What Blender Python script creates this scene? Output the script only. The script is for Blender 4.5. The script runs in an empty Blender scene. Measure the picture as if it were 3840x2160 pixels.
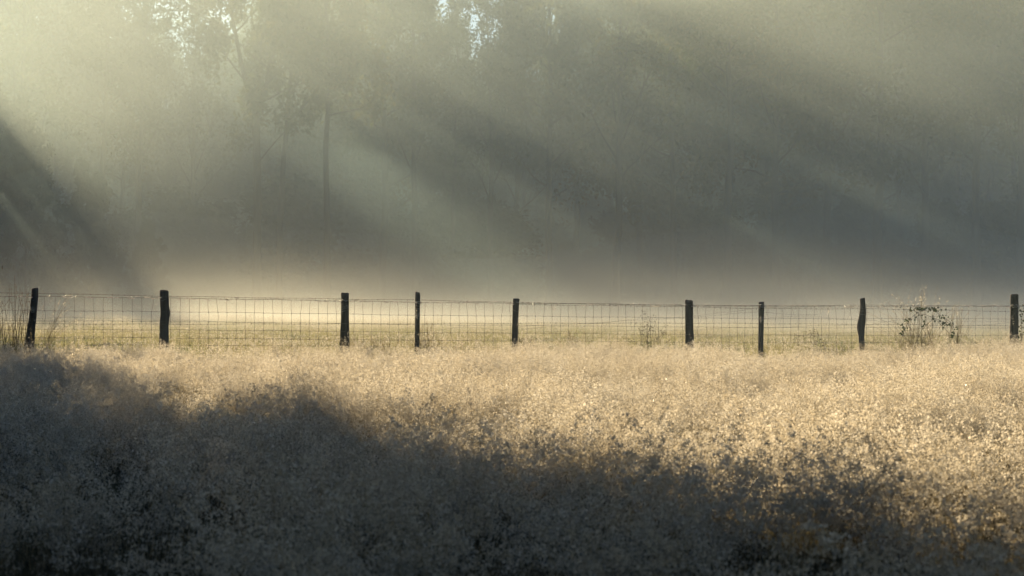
import bpy, math, random
import numpy as np
from mathutils import Vector, Matrix, noise as mnoise

R = math.radians
S = bpy.context.scene
COL = S.collection

# ------------------------------------------------------------------ camera
FOV = R(28.0)
CAM_Z = 1.6
PITCH = R(0.89)
cam_d = bpy.data.cameras.new('camera')
cam_d.angle = FOV
cam_d.clip_start = 0.1
cam_d.clip_end = 3000
cam_d.dof.use_dof = True
cam_d.dof.focus_distance = 36.0
cam_d.dof.aperture_fstop = 4.0
cam = bpy.data.objects.new('camera', cam_d)
cam.location = (0, 0, CAM_Z)
cam.rotation_euler = (R(90) + PITCH, 0, 0)
COL.objects.link(cam)
S.camera = cam

# ------------------------------------------------------------------ sky and sun
SUN_AZ = -28.0      # degrees left of the view direction
SUN_EL = 20.0
w = bpy.data.worlds.new('World')
S.world = w
w.use_nodes = True
nt = w.node_tree
bg = nt.nodes['Background']
sky = nt.nodes.new('ShaderNodeTexSky')
sky.sky_type = 'NISHITA'
sky.sun_disc = False
sky.sun_elevation = R(SUN_EL)
sky.sun_rotation = R(SUN_AZ)
sky.air_density = 1.0
sky.dust_density = 0.4
sky.ozone_density = 4.0
nt.links.new(sky.outputs[0], bg.inputs[0])
bg.inputs[1].default_value = 0.05

ld = bpy.data.lights.new('sun', 'SUN')
ld.energy = 5.0
ld.angle = R(1.0)
ld.color = (1.0, 0.80, 0.52)
sun = bpy.data.objects.new('sun', ld)
tosun = Vector((math.sin(R(SUN_AZ)) * math.cos(R(SUN_EL)), math.cos(R(SUN_AZ)) * math.cos(R(SUN_EL)), math.sin(R(SUN_EL))))
sun.rotation_euler = tosun.to_track_quat('Z', 'Y').to_euler()
COL.objects.link(sun)

S.view_settings.view_transform = 'Standard'
S.view_settings.look = 'None'
S.view_settings.exposure = 1.65
S.view_settings.gamma = 1.0
S.view_settings.use_curve_mapping = False

S.render.engine = 'CYCLES'
cy = S.cycles
cy.use_denoising = True
cy.denoiser = 'OPENIMAGEDENOISE'
cy.denoising_input_passes = 'RGB_ALBEDO_NORMAL'
cy.max_bounces = 6
cy.diffuse_bounces = 0
cy.glossy_bounces = 2
cy.transmission_bounces = 1
cy.transparent_max_bounces = 64
cy.volume_bounces = 0
cy.volume_step_rate = 1.0
cy.volume_max_steps = 96
cy.sample_clamp_direct = 8.0
cy.sample_clamp_indirect = 3.0
cy.use_adaptive_sampling = False

HAZE_DENSITY = 0.0009
HAZE_ANISO = 0.25
WOOD_MIST = 0.010

# ------------------------------------------------------------------ helpers
def smooth(a, b, x):
    t = np.clip((x - a) / (b - a), 0, 1)
    return t * t * (3 - 2 * t)

def ground_z(x, y):
    x = np.asarray(x, float); y = np.asarray(y, float)
    z = np.interp(y, [-80, 0, 12, 24, 33, 40, 50, 60, 75, 90, 130, 420],
                  [-0.1, 0.0, 0.20, 0.46, 0.68, 0.82, 1.18, 1.38, 1.46, 1.49, 1.52, 1.6])
    z = z - 0.008 * x * smooth(15, 33, y) * smooth(90, 50, y)
    z = z + 0.05 * np.sin(x * 0.55 + 0.7 * np.sin(y * 0.31)) * np.sin(y * 0.43 + 1.3) * smooth(60, 30, y)
    z = z + 0.035 * np.sin(x * 1.7 + y * 0.9) * np.sin(y * 1.3 - x * 0.4) * smooth(45, 30, y)
    return z

def mesh_obj(name, V, F, mats, parent=None, mat_idx=None, smooth_sh=False):
    """V: (n,3), F: list of equal-length faces array or list of arrays"""
    me = bpy.data.meshes.new(name)
    V = np.asarray(V, np.float32)
    if not isinstance(F, (list, tuple)):
        F = [F]
    F = [np.asarray(f, np.int32) for f in F if len(f)]
    loops = np.concatenate([f.ravel() for f in F]) if F else np.zeros(0, np.int32)
    tot = np.concatenate([np.full(len(f), f.shape[1], np.int32) for f in F]) if F else np.zeros(0, np.int32)
    me.vertices.add(len(V)); me.vertices.foreach_set('co', V.ravel())
    me.loops.add(len(loops)); me.loops.foreach_set('vertex_index', loops)
    me.polygons.add(len(tot))
    st = np.concatenate([[0], np.cumsum(tot)[:-1]]).astype(np.int32) if len(tot) else tot
    me.polygons.foreach_set('loop_start', st)
    me.polygons.foreach_set('loop_total', tot)
    for m in (mats if isinstance(mats, (list, tuple)) else [mats]):
        me.materials.append(m)
    if mat_idx is not None:
        me.polygons.foreach_set('material_index', np.asarray(mat_idx, np.int32))
    if smooth_sh:
        me.polygons.foreach_set('use_smooth', np.ones(len(tot), bool))
    me.update(calc_edges=True)
    o = bpy.data.objects.new(name, me)
    COL.objects.link(o)
    if parent:
        o.parent = parent
    return o

class Mesh:
    """collects tubes, quads and triangles, then links them as one object"""
    def __init__(s):
        s.V = []; s.n = 0; s.Q = []; s.T = []; s.mq = []; s.mt = []
    def add(s, V, Q=None, T=None, m=0):
        V = np.asarray(V, float).reshape(-1, 3)
        if Q is not None and len(Q):
            Q = np.asarray(Q, int) + s.n; s.Q.append(Q); s.mq.append(np.full(len(Q), m))
        if T is not None and len(T):
            T = np.asarray(T, int) + s.n; s.T.append(T); s.mt.append(np.full(len(T), m))
        s.V.append(V); s.n += len(V)
    def tube(s, P, r, k=6, m=0, cap=True):
        P = np.asarray(P, float); n = len(P)
        r = np.broadcast_to(np.asarray(r, float), (n,))
        d = np.gradient(P, axis=0)
        d /= np.maximum(np.linalg.norm(d, axis=1, keepdims=True), 1e-9)
        ref = np.array([0, 0, 1.0]) if abs(d[:, 2]).mean() < 0.8 else np.array([1.0, 0, 0])
        a = np.cross(d, ref); a /= np.maximum(np.linalg.norm(a, axis=1, keepdims=True), 1e-9)
        b = np.cross(d, a)
        t = np.arange(k) * 2 * math.pi / k
        ring = P[:, None] + r[:, None, None] * (np.cos(t)[None, :, None] * a[:, None] + np.sin(t)[None, :, None] * b[:, None])
        V = ring.reshape(-1, 3)
        i = np.arange(n - 1)[:, None] * k; j = np.arange(k)[None]; j2 = (j + 1) % k
        Q = np.stack([i + j, i + j2, i + k + j2, i + k + j], -1).reshape(-1, 4)
        T = None
        if cap:
            V = np.vstack([V, P[0], P[-1]])
            c0, c1 = n * k, n * k + 1
            jj = np.arange(k); j2 = (jj + 1) % k
            T = np.vstack([np.stack([np.full(k, c0), j2, jj], -1), np.stack([np.full(k, c1), (n - 1) * k + jj, (n - 1) * k + j2], -1)])
        s.add(V, Q, T, m)
    def build(s, name, mats, parent=None, sm=False):
        V = np.vstack(s.V)
        F = []; mi = []
        if s.Q: F.append(np.vstack(s.Q)); mi.append(np.concatenate(s.mq))
        if s.T: F.append(np.vstack(s.T)); mi.append(np.concatenate(s.mt))
        return mesh_obj(name, V, F, mats, parent, np.concatenate(mi), sm)

def tag(o, label=None, cat=None, group=None, kind=None):
    if label: o['label'] = label
    if cat: o['category'] = cat
    if group: o['group'] = group
    if kind: o['kind'] = kind
    return o

def empty(name, loc):
    o = bpy.data.objects.new(name, None)
    o.location = loc
    o.empty_display_size = 0.3
    COL.objects.link(o)
    return o

def copy_tree(o, parent=None):
    c = o.copy(); COL.objects.link(c); c.parent = parent
    for ch in list(o.children):
        copy_tree(ch, c)
    return c

# ------------------------------------------------------------------ materials
def new_mat(name):
    m = bpy.data.materials.new(name); m.use_nodes = True
    t = m.node_tree
    for n in list(t.nodes): t.nodes.remove(n)
    out = t.nodes.new('ShaderNodeOutputMaterial')
    return m, t, out

def leafy(name, cols, trans=0.5, gloss=0.0, noise_scale=None, rough=0.35, tr_gain=1.0):
    """two-sided leaf or straw: diffuse plus translucent, tinted per face clump and per object"""
    m, t, out = new_mat(name)
    geo = t.nodes.new('ShaderNodeNewGeometry')
    info = t.nodes.new('ShaderNodeObjectInfo')
    add = t.nodes.new('ShaderNodeMath'); add.operation = 'ADD'
    mul = t.nodes.new('ShaderNodeMath'); mul.operation = 'MULTIPLY'; mul.inputs[1].default_value = 0.55
    mul2 = t.nodes.new('ShaderNodeMath'); mul2.operation = 'MULTIPLY'; mul2.inputs[1].default_value = 0.45
    t.links.new(geo.outputs['Random Per Island'], mul.inputs[0])
    t.links.new(info.outputs['Random'], mul2.inputs[0])
    t.links.new(mul.outputs[0], add.inputs[0]); t.links.new(mul2.outputs[0], add.inputs[1])
    ramp = t.nodes.new('ShaderNodeValToRGB')
    cr = ramp.color_ramp
    while len(cr.elements) < len(cols): cr.elements.new(0.5)
    for i, c in enumerate(cols):
        cr.elements[i].position = i / (len(cols) - 1); cr.elements[i].color = (*c, 1)
    t.links.new(add.outputs[0], ramp.inputs[0])
    d = t.nodes.new('ShaderNodeBsdfDiffuse'); tr = t.nodes.new('ShaderNodeBsdfTranslucent')
    mx = t.nodes.new('ShaderNodeMixShader'); mx.inputs[0].default_value = trans
    t.links.new(ramp.outputs[0], d.inputs[0]); t.links.new(ramp.outputs[0], tr.inputs[0])
    t.links.new(d.outputs[0], mx.inputs[1]); t.links.new(tr.outputs[0], mx.inputs[2])
    last = mx
    if gloss > 0:
        g = t.nodes.new('ShaderNodeBsdfAnisotropic'); g.inputs['Roughness'].default_value = rough
        g.inputs[0].default_value = (0.9, 0.88, 0.8, 1)
        m2 = t.nodes.new('ShaderNodeMixShader'); m2.inputs[0].default_value = gloss
        t.links.new(mx.outputs[0], m2.inputs[1]); t.links.new(g.outputs[0], m2.inputs[2]); last = m2
    t.links.new(last.outputs[0], out.inputs[0])
    return m

def rough_mat(name, c1, c2, scale, rough=0.9, bump=0.0, stretch=(1, 1, 1), spec=0.3, metal=0.0):
    m, t, out = new_mat(name)
    tc = t.nodes.new('ShaderNodeTexCoord'); mp = t.nodes.new('ShaderNodeMapping'); mp.inputs['Scale'].default_value = stretch
    n = t.nodes.new('ShaderNodeTexNoise'); n.inputs['Scale'].default_value = scale; n.inputs['Detail'].default_value = 6
    r = t.nodes.new('ShaderNodeValToRGB')
    r.color_ramp.elements[0].position = 0.35; r.color_ramp.elements[0].color = (*c1, 1)
    r.color_ramp.elements[1].position = 0.65; r.color_ramp.elements[1].color = (*c2, 1)
    p = t.nodes.new('ShaderNodeBsdfPrincipled'); p.inputs['Roughness'].default_value = rough
    p.inputs['Specular IOR Level'].default_value = spec; p.inputs['Metallic'].default_value = metal
    t.links.new(tc.outputs['Object'], mp.inputs[0]); t.links.new(mp.outputs[0], n.inputs['Vector'])
    t.links.new(n.outputs[0], r.inputs[0]); t.links.new(r.outputs[0], p.inputs['Base Color'])
    if bump:
        b = t.nodes.new('ShaderNodeBump'); b.inputs['Strength'].default_value = bump; b.inputs['Distance'].default_value = 0.02
        t.links.new(n.outputs[0], b.inputs['Height']); t.links.new(b.outputs[0], p.inputs['Normal'])
    t.links.new(p.outputs[0], out.inputs[0])
    return m

M_SOIL = rough_mat('meadow_soil', (0.07, 0.055, 0.03), (0.13, 0.11, 0.055), 3.0, 1.0, spec=0.0)
M_FIELD = rough_mat('field_turf', (0.10, 0.12, 0.045), (0.17, 0.17, 0.07), 1.2, 1.0, spec=0.0)
M_SPIKE = leafy('dry_panicle', [(0.50, 0.41, 0.27), (0.74, 0.66, 0.51), (0.90, 0.85, 0.74)], 0.55)
M_STRAW = leafy('straw_stem', [(0.30, 0.22, 0.12), (0.44, 0.35, 0.19), (0.55, 0.45, 0.27)], 0.35, 0.04)
M_BLADE = leafy('meadow_blade', [(0.06, 0.058, 0.035), (0.16, 0.14, 0.09), (0.30, 0.25, 0.16)], 0.45)
M_GREEN = leafy('short_green_blade', [(0.22, 0.24, 0.09), (0.40, 0.37, 0.17), (0.62, 0.52, 0.30)], 0.5)
M_DEW = leafy('dew_glint', [(0.9, 0.9, 0.88), (0.95, 0.93, 0.88)], 0.3, 0.7, rough=0.25)  # white dew specks, their glint put into the pale colour
M_BARK = rough_mat('bark', (0.035, 0.03, 0.022), (0.09, 0.08, 0.06), 6, 0.95, 0.4, (1, 1, 0.3))
M_LEAF = leafy('autumn_leaf', [(0.045, 0.07, 0.02), (0.09, 0.11, 0.03), (0.17, 0.14, 0.035)], 0.45)
M_LEAF_DARK = leafy('shrub_leaf', [(0.035, 0.055, 0.02), (0.07, 0.09, 0.03)], 0.35)
M_POST = rough_mat('weathered_oak', (0.09, 0.072, 0.055), (0.24, 0.20, 0.165), 9, 0.9, 0.6, (1, 1, 0.12), 0.15)
M_WIRE = rough_mat('old_wire', (0.16, 0.13, 0.10), (0.28, 0.24, 0.19), 30, 0.5, 0, spec=0.5, metal=0.4)
M_WEB = leafy('cobweb_silk', [(0.85, 0.83, 0.78), (0.92, 0.9, 0.86)], 0.6, 0.1)
M_WEED = leafy('dark_weed', [(0.07, 0.06, 0.025), (0.14, 0.11, 0.05)], 0.3, 0.03)
M_BRAMBLE = leafy('bramble_leaf', [(0.03, 0.05, 0.018), (0.06, 0.085, 0.03), (0.12, 0.12, 0.03)], 0.35, 0.08)

# ------------------------------------------------------------------ haze
def volume_mat(name, density, aniso, color):
    m, t, out = new_mat(name)
    p = t.nodes.new('ShaderNodeVolumePrincipled')
    p.inputs['Color'].default_value = (*color, 1)
    p.inputs['Density'].default_value = density
    p.inputs['Anisotropy'].default_value = aniso
    t.links.new(p.outputs[0], out.inputs['Volume'])
    return m

def box(name, lo, hi, mat):
    V = [[(lo, hi)[(i >> k) & 1][k] for k in range(3)] for i in range(8)]
    F = [[0, 2, 3, 1], [4, 5, 7, 6], [0, 1, 5, 4], [2, 6, 7, 3], [0, 4, 6, 2], [1, 3, 7, 5]]
    return mesh_obj(name, V, np.array(F), mat)

M_HAZE = volume_mat('haze_air', HAZE_DENSITY, HAZE_ANISO, (0.72, 0.87, 0.84))
tag(box('haze', (-260, -90, -1.6), (260, 440, 31), M_HAZE), kind='stuff')

# ------------------------------------------------------------------ ground
def grid_sheet(name, xs, ys, mat):
    X, Y = np.meshgrid(xs, ys)
    Z = ground_z(X, Y)
    nx, ny = len(xs), len(ys)
    V = np.stack([X, Y, Z], -1).reshape(-1, 3)
    i = np.arange(ny - 1)[:, None] * nx + np.arange(nx - 1)[None]
    Q = np.stack([i, i + 1, i + nx + 1, i + nx], -1).reshape(-1, 4)
    return mesh_obj(name, V, Q, mat, smooth_sh=True)

xs = np.unique(np.concatenate([np.linspace(-250, -30, 23), np.linspace(-30, 30, 121), np.linspace(30, 250, 23)]))
ys = np.unique(np.concatenate([np.linspace(-80, 0, 9), np.linspace(0, 60, 121), np.linspace(60, 140, 41), np.linspace(140, 430, 30)]))
m, t, out = new_mat('ground_cover')
geo = t.nodes.new('ShaderNodeNewGeometry'); sep = t.nodes.new('ShaderNodeSeparateXYZ')
t.links.new(geo.outputs['Position'], sep.inputs[0])
mr = t.nodes.new('ShaderNodeMapRange'); mr.inputs['From Min'].default_value = 36; mr.inputs['From Max'].default_value = 40
t.links.new(sep.outputs['Y'], mr.inputs['Value'])
n1 = t.nodes.new('ShaderNodeTexNoise'); n1.inputs['Scale'].default_value = 0.5; n1.inputs['Detail'].default_value = 8
t.links.new(geo.outputs['Position'], n1.inputs['Vector'])
ra = t.nodes.new('ShaderNodeValToRGB'); ra.color_ramp.elements[0].color = (0.06, 0.05, 0.025, 1); ra.color_ramp.elements[1].color = (0.14, 0.12, 0.06, 1)
rb = t.nodes.new('ShaderNodeValToRGB'); rb.color_ramp.elements[0].color = (0.09, 0.12, 0.04, 1); rb.color_ramp.elements[1].color = (0.22, 0.22, 0.09, 1)
for r_ in (ra, rb):
    r_.color_ramp.elements[0].position = 0.35; r_.color_ramp.elements[1].position = 0.65
    t.links.new(n1.outputs[0], r_.inputs[0])
mc = t.nodes.new('ShaderNodeMix'); mc.data_type = 'RGBA'
t.links.new(mr.outputs[0], mc.inputs[0]); t.links.new(ra.outputs[0], mc.inputs[6]); t.links.new(rb.outputs[0], mc.inputs[7])
df = t.nodes.new('ShaderNodeBsdfDiffuse'); t.links.new(mc.outputs[2], df.inputs[0]); t.links.new(df.outputs[0], out.inputs[0])
tag(grid_sheet('ground', xs, ys, m), kind='structure')

# ------------------------------------------------------------------ low mist over the field: nested shallow banks
def mist_bank(x0, x1, y0, y1, top, seed, dens, base=None, cap=28.5, aniso=HAZE_ANISO, col=(0.62, 0.85, 0.86)):
    rs = np.random.RandomState(seed)
    nx, ny = 70, 50
    X, Y = np.meshgrid(np.linspace(x0, x1, nx), np.linspace(y0, y1, ny))
    u = (X - x0) / (x1 - x0); v = (Y - y0) / (y1 - y0)
    edge = np.minimum(np.minimum(u, 1 - u) * 5, np.minimum(v, 1 - v) * 4).clip(0, 1)
    edge = np.sin(edge * math.pi / 2)
    N = np.zeros_like(X)
    for a in range(7):
        fx, fy = rs.uniform(-.16, .16), rs.uniform(-.22, .22)
        N += np.sin(X * fx + Y * fy + rs.uniform(0, 6.3)) / 7
    H = np.minimum(top * edge * (1 + 0.9 * N), cap - ground_z(X, Y))
    G = ground_z(X, Y)
    if base is not None:                       # fog bank hanging above the ground, its underside lumpy too
        N2 = np.roll(np.roll(N, 17, 1), 11, 0)
        mid = base + top * .55
        lo = mid - (mid - base) * edge * (1 + .6 * N2); hi = mid + (top * .45) * edge * (1 + .6 * N)
        hi = np.minimum(hi, cap)
        T_ = np.stack([X, Y, hi + .02], -1).reshape(-1, 3); B_ = np.stack([X, Y, lo], -1).reshape(-1, 3)
    else:
        T_ = None
    if base is None:
        T_ = np.stack([X, Y, G + np.maximum(H, 0.02)], -1).reshape(-1, 3)
        B_ = np.stack([X, Y, G - 0.5 + 0 * H], -1).reshape(-1, 3)
    n = nx * ny
    i = (np.arange(ny - 1)[:, None] * nx + np.arange(nx - 1)[None]).ravel()
    Q = [np.stack([i, i + 1, i + nx + 1, i + nx], -1), np.stack([i, i + nx, i + nx + 1, i + 1], -1) + n]
    ring = np.concatenate([np.arange(nx), np.arange(1, ny) * nx + nx - 1, (ny - 1) * nx + np.arange(nx - 2, -1, -1), np.arange(ny - 2, 0, -1) * nx])
    r2 = np.roll(ring, -1)
    Q.append(np.stack([r2, ring, ring + n, r2 + n], -1))
    return mesh_obj('ground_mist', np.vstack([T_, B_]), np.vstack(Q), volume_mat('mist', dens, aniso, col), smooth_sh=False)

def drifting_fog(x0, x1, y0, y1, z1, terms, fx, fy, nscale, aniso, col, wisp=0.8, zlo=-0.3, zfade=None):
    """fog that thins out upwards and towards its borders, with drifting wisps. terms: (density, height scale in metres)"""
    m, t, out = new_mat('mist')
    p = t.nodes.new('ShaderNodeVolumePrincipled'); p.inputs['Color'].default_value = (*col, 1); p.inputs['Anisotropy'].default_value = aniso
    geo = t.nodes.new('ShaderNodeNewGeometry'); sep = t.nodes.new('ShaderNodeSeparateXYZ'); t.links.new(geo.outputs['Position'], sep.inputs[0])
    def M(op, a, b=None):
        n = t.nodes.new('ShaderNodeMath'); n.operation = op
        for k, v in enumerate((a, b)):
            if v is None: continue
            if hasattr(v, 'links'): t.links.new(v, n.inputs[k])
            else: n.inputs[k].default_value = v
        return n.outputs[0]
    def ramp(v, a, b, lo=0.0, hi=1.0):
        n = t.nodes.new('ShaderNodeMapRange'); n.interpolation_type = 'SMOOTHSTEP'
        t.links.new(v, n.inputs['Value']); n.inputs['From Min'].default_value = a; n.inputs['From Max'].default_value = b
        n.inputs['To Min'].default_value = lo; n.inputs['To Max'].default_value = hi
        return n.outputs[0]
    x, y, z = sep.outputs
    zg = M('SUBTRACT', z, ramp(y, 38, 66, 0.75, 1.45))
    tot = None
    for (d_, h_) in terms:
        e = M('MULTIPLY', M('EXPONENT', M('MULTIPLY', M('MAXIMUM', zg, 0.0), -1.0 / h_)), d_)
        tot = e if tot is None else M('ADD', tot, e)
    mp = t.nodes.new('ShaderNodeMapping'); mp.inputs['Scale'].default_value = nscale
    t.links.new(geo.outputs['Position'], mp.inputs[0])
    nz = t.nodes.new('ShaderNodeTexNoise'); nz.inputs['Scale'].default_value = 1.0; nz.inputs['Detail'].default_value = 3
    t.links.new(mp.outputs[0], nz.inputs['Vector'])
    w_ = ramp(nz.outputs[0], 0.32, 0.68, 1 - wisp, 1 + wisp)
    tot = M('MULTIPLY', tot, w_)
    for f in (ramp(x, fx[0], fx[1]), ramp(x, fx[3], fx[2]), ramp(y, fy[0], fy[1]), ramp(y, fy[3], fy[2])):
        tot = M('MULTIPLY', tot, f)
    if zfade: tot = M('MULTIPLY', tot, ramp(z, zfade[0], zfade[1]))
    t.links.new(tot, p.inputs['Density']); t.links.new(p.outputs[0], out.inputs['Volume'])
    return box('ground_mist', (x0, y0, zlo), (x1, y1, z1), m)

WARM_MIST = (0.96, 0.95, 0.80)
o = drifting_fog(-48, 42, 40, 100, 9, [(0.10, 0.45), (0.009, 1.5)], (-27, -11, 8, 40), (40, 58, 80, 98), (0.11, 0.16, 0.55), HAZE_ANISO, WARM_MIST, 0.6)
tag(o, kind='stuff')
# fog standing in the wood, thickest near its floor
for (top, dens, sd) in [(5.0, 0.020, 31), (9.0, 0.014, 32), (24.0, WOOD_MIST, 33)]:
    tag(mist_bank(-120, 44, (91 if top < 10 else 94) + sd % 3, 200, top, sd, dens), kind='stuff')
# fog bank added above the field, shaped to brighten the upper haze
o = drifting_fog(-72, 46, 60, 118, 28.5, [(0.0135, 60)], (-72, -30, 14, 46), (60, 80, 100, 117), (0.05, 0.05, 0.09), HAZE_ANISO, (0.77, 0.875, 0.80), 0.75, 2.0, (3.0, 13.0))
o.name = 'added_high_mist'
tag(o, kind='stuff')

# ------------------------------------------------------------------ grass (geometry nodes scatter of small tufts)
def spikelets(rs, C, size, flat=0.0):
    """n small random quads round centres C"""
    n = len(C)
    a = rs.normal(size=(n, 3)); a /= np.linalg.norm(a, axis=1, keepdims=True)
    b = np.cross(a, rs.normal(size=(n, 3))); b /= np.linalg.norm(b, axis=1, keepdims=True)
    s = (size * rs.uniform(.6, 1.4, n))[:, None]
    V = np.stack([C - a * s, C - b * s * .45, C + a * s, C + b * s * .45], 1).reshape(-1, 3)
    return V, np.arange(4 * n).reshape(n, 4)

def blade(me, rs, p, h, lean, wdt, m, curve=0.5, seg=3):
    t_ = np.linspace(0, 1, seg + 1)
    d = np.array([math.cos(lean[0]), math.sin(lean[0]), 0]) * lean[1]
    P = p + np.outer(t_, [0, 0, h]) + np.outer(t_ ** (1 + curve * 2), d * h)
    P[:, 2] -= h * lean[1] ** 2 * 0.35 * t_ ** 3
    ang = rs.uniform(0, math.pi)
    side = np.array([math.cos(ang), math.sin(ang), 0])
    wv = wdt * (1 - t_ ** 1.6 * 0.85)
    V = np.concatenate([P - side * wv[:, None] / 2, P + side * wv[:, None] / 2])
    k = seg + 1
    i = np.arange(seg)
    me.add(V, np.stack([i, i + k, i + k + 1, i + 1], -1), None, m)
    return P

def tuft_proto(seed, rad, nstem, hmin, hmax, nsp, sp_size, nblade, bh, lean=0.25, pan=0.17, panr=0.05, dew=0):
    rs = np.random.RandomState(seed); me = Mesh()
    for i in range(nstem):
        a = rs.uniform(0, 2 * math.pi); r = rad * math.sqrt(rs.uniform())
        p = np.array([r * math.cos(a), r * math.sin(a), -0.03])
        h = rs.uniform(hmin, hmax)
        ln = (rs.normal(0.0, 1.0), abs(rs.normal(0, lean)) + .08)
        P = blade(me, rs, p, h, ln, 0.0035, 1, 0.5, 4)
        if nsp:
            # airy panicle: side branches, each ending in a small bunch of spikelets
            top = P[-1]; d = P[-1] - P[-2]; d = d / np.linalg.norm(d)
            sc = rs.uniform(.6, 1.35)
            L = pan * sc; nb = max(3, int(nsp / 7)); Cs = []
            for b in range(nb):
                q = (b + rs.uniform(.2, .8)) / nb
                b0 = top + d * L * (q * 1.1 - .7)
                az = rs.uniform(0, 6.28)
                rr = panr * sc * math.sin(min(.999, q * .95 + .12) * math.pi) ** .7 + .004
                side = np.array([math.cos(az), math.sin(az), rs.uniform(-.1, .7)])
                b1 = b0 + side * rr * rs.uniform(.7, 1.2) + [math.cos(ln[0]) * q * L * .3, math.sin(ln[0]) * q * L * .3, -q * L * .12]
                m_ = max(3, int(nsp / nb * rs.uniform(.6, 1.5)))
                t_ = rs.uniform(.45, 1.1, m_)[:, None]
                Cs.append(b0 * (1 - t_) + b1 * t_ + rs.normal(0, .0075, (m_, 3)))
                if b % 3 == 0: me.add([b0, b0 + [0.001, 0.0006, 0.0008], b1], None, [[0, 1, 2]], 1)
            C = np.vstack(Cs)
            V, Q = spikelets(rs, C, sp_size)
            me.add(V, Q, None, 0)
            for z in range(dew):
                if rs.uniform() < .35:
                    V, Q = spikelets(rs, C[rs.randint(len(C))][None] + rs.normal(0, .004, (1, 3)), .0045)
                    me.add(V, Q, None, 3)
    for i in range(nblade):
        a = rs.uniform(0, 2 * math.pi); r = rad * 1.1 * math.sqrt(rs.uniform())
        p = np.array([r * math.cos(a), r * math.sin(a), -0.03])
        blade(me, rs, p, bh * rs.uniform(.5, 1.2), (rs.uniform(0, 6.3), rs.uniform(.1, .8)), 0.006, 2, 0.6, 3)
    return me

def scatter_object(name, protos, pts, mats):
    """one mesh object that carries its tuft prototypes and its scatter points"""
    Vs, Qs, Ts, mq, mt, pid = [], [], [], [], [], []
    n = 0
    for k, p in enumerate(protos):
        V = np.vstack(p.V); Vs.append(V); pid.append(np.full(len(V), k))
        if p.Q: Qs.append(np.vstack(p.Q) + n); mq.append(np.concatenate(p.mq))
        if p.T: Ts.append(np.vstack(p.T) + n); mt.append(np.concatenate(p.mt))
        n += len(V)
    P = pts['co']; Vs.append(P); pid.append(np.full(len(P), -1))
    F = [np.vstack(Qs)]; mi = [np.concatenate(mq)]
    if Ts: F.append(np.vstack(Ts)); mi.append(np.concatenate(mt))
    o = mesh_obj(name, np.vstack(Vs), F, mats, None, np.concatenate(mi))
    me = o.data
    def attr(nm, typ, arr, default):
        a = me.attributes.new(nm, typ, 'POINT')
        full = np.tile(np.asarray(default, np.float32 if typ != 'INT' else np.int32), (n, 1))
        data = np.concatenate([full.reshape(n, -1), np.asarray(arr).reshape(len(P), -1)]).astype(np.float32 if typ != 'INT' else np.int32)
        a.data.foreach_set('vector' if typ == 'FLOAT_VECTOR' else 'value', data.ravel())
    a = me.attributes.new('proto', 'INT', 'POINT'); a.data.foreach_set('value', np.concatenate(pid).astype(np.int32))
    attr('rotv', 'FLOAT_VECTOR', pts['rot'], (0, 0, 0))
    attr('sclv', 'FLOAT_VECTOR', pts['scl'], (1, 1, 1))
    attr('pick', 'INT', pts['pick'], 0)
    g = bpy.data.node_groups.new(name + '_scatter', 'GeometryNodeTree')
    g.interface.new_socket('Geometry', in_out='INPUT', socket_type='NodeSocketGeometry')
    g.interface.new_socket('Geometry', in_out='OUTPUT', socket_type='NodeSocketGeometry')
    gi = g.nodes.new('NodeGroupInput'); go = g.nodes.new('NodeGroupOutput')
    def named(nm, typ):
        nn = g.nodes.new('GeometryNodeInputNamedAttribute'); nn.data_type = typ; nn.inputs[0].default_value = nm
        return nn.outputs[0]
    def eq(k):
        c = g.nodes.new('FunctionNodeCompare'); c.data_type = 'INT'; c.operation = 'EQUAL'
        ia = [s_ for s_ in c.inputs if s_.enabled]
        g.links.new(named('proto', 'INT'), ia[0]); ia[1].default_value = k
        return c.outputs[0]
    sp = g.nodes.new('GeometryNodeSeparateGeometry'); sp.domain = 'POINT'
    g.links.new(gi.outputs[0], sp.inputs[0]); g.links.new(eq(-1), sp.inputs[1])
    mp = g.nodes.new('GeometryNodeMeshToPoints'); g.links.new(sp.outputs[0], mp.inputs[0])
    gti = g.nodes.new('GeometryNodeGeometryToInstance')
    for k in reversed(range(len(protos))):
        s2 = g.nodes.new('GeometryNodeSeparateGeometry'); s2.domain = 'POINT'
        g.links.new(gi.outputs[0], s2.inputs[0]); g.links.new(eq(k), s2.inputs[1])
        g.links.new(s2.outputs[0], gti.inputs[0])
    iop = g.nodes.new('GeometryNodeInstanceOnPoints')
    iop.inputs['Pick Instance'].default_value = True
    g.links.new(mp.outputs[0], iop.inputs['Points']); g.links.new(gti.outputs[0], iop.inputs['Instance'])
    g.links.new(named('pick', 'INT'), iop.inputs['Instance Index'])
    e2r = g.nodes.new('FunctionNodeEulerToRotation'); g.links.new(named('rotv', 'FLOAT_VECTOR'), e2r.inputs[0])
    g.links.new(e2r.outputs[0], iop.inputs['Rotation'])
    g.links.new(named('sclv', 'FLOAT_VECTOR'), iop.inputs['Scale'])
    g.links.new(iop.outputs[0], go.inputs[0])
    md = o.modifiers.new('scatter', 'NODES'); md.node_group = g
    return o

TANH = math.tan(FOV / 2)
def fence_y(x):
    return 36.6 + 0.35 * np.clip(x, -9, 9) + 0.1 * (np.abs(x) > 9) * (x - 9 * np.sign(x))

def field_noise(X, Y, s, seed):
    return np.array([mnoise.noise(Vector((x * s + seed, y * s * 0.8, seed * 1.7))) for x, y in zip(X, Y)])

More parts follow.
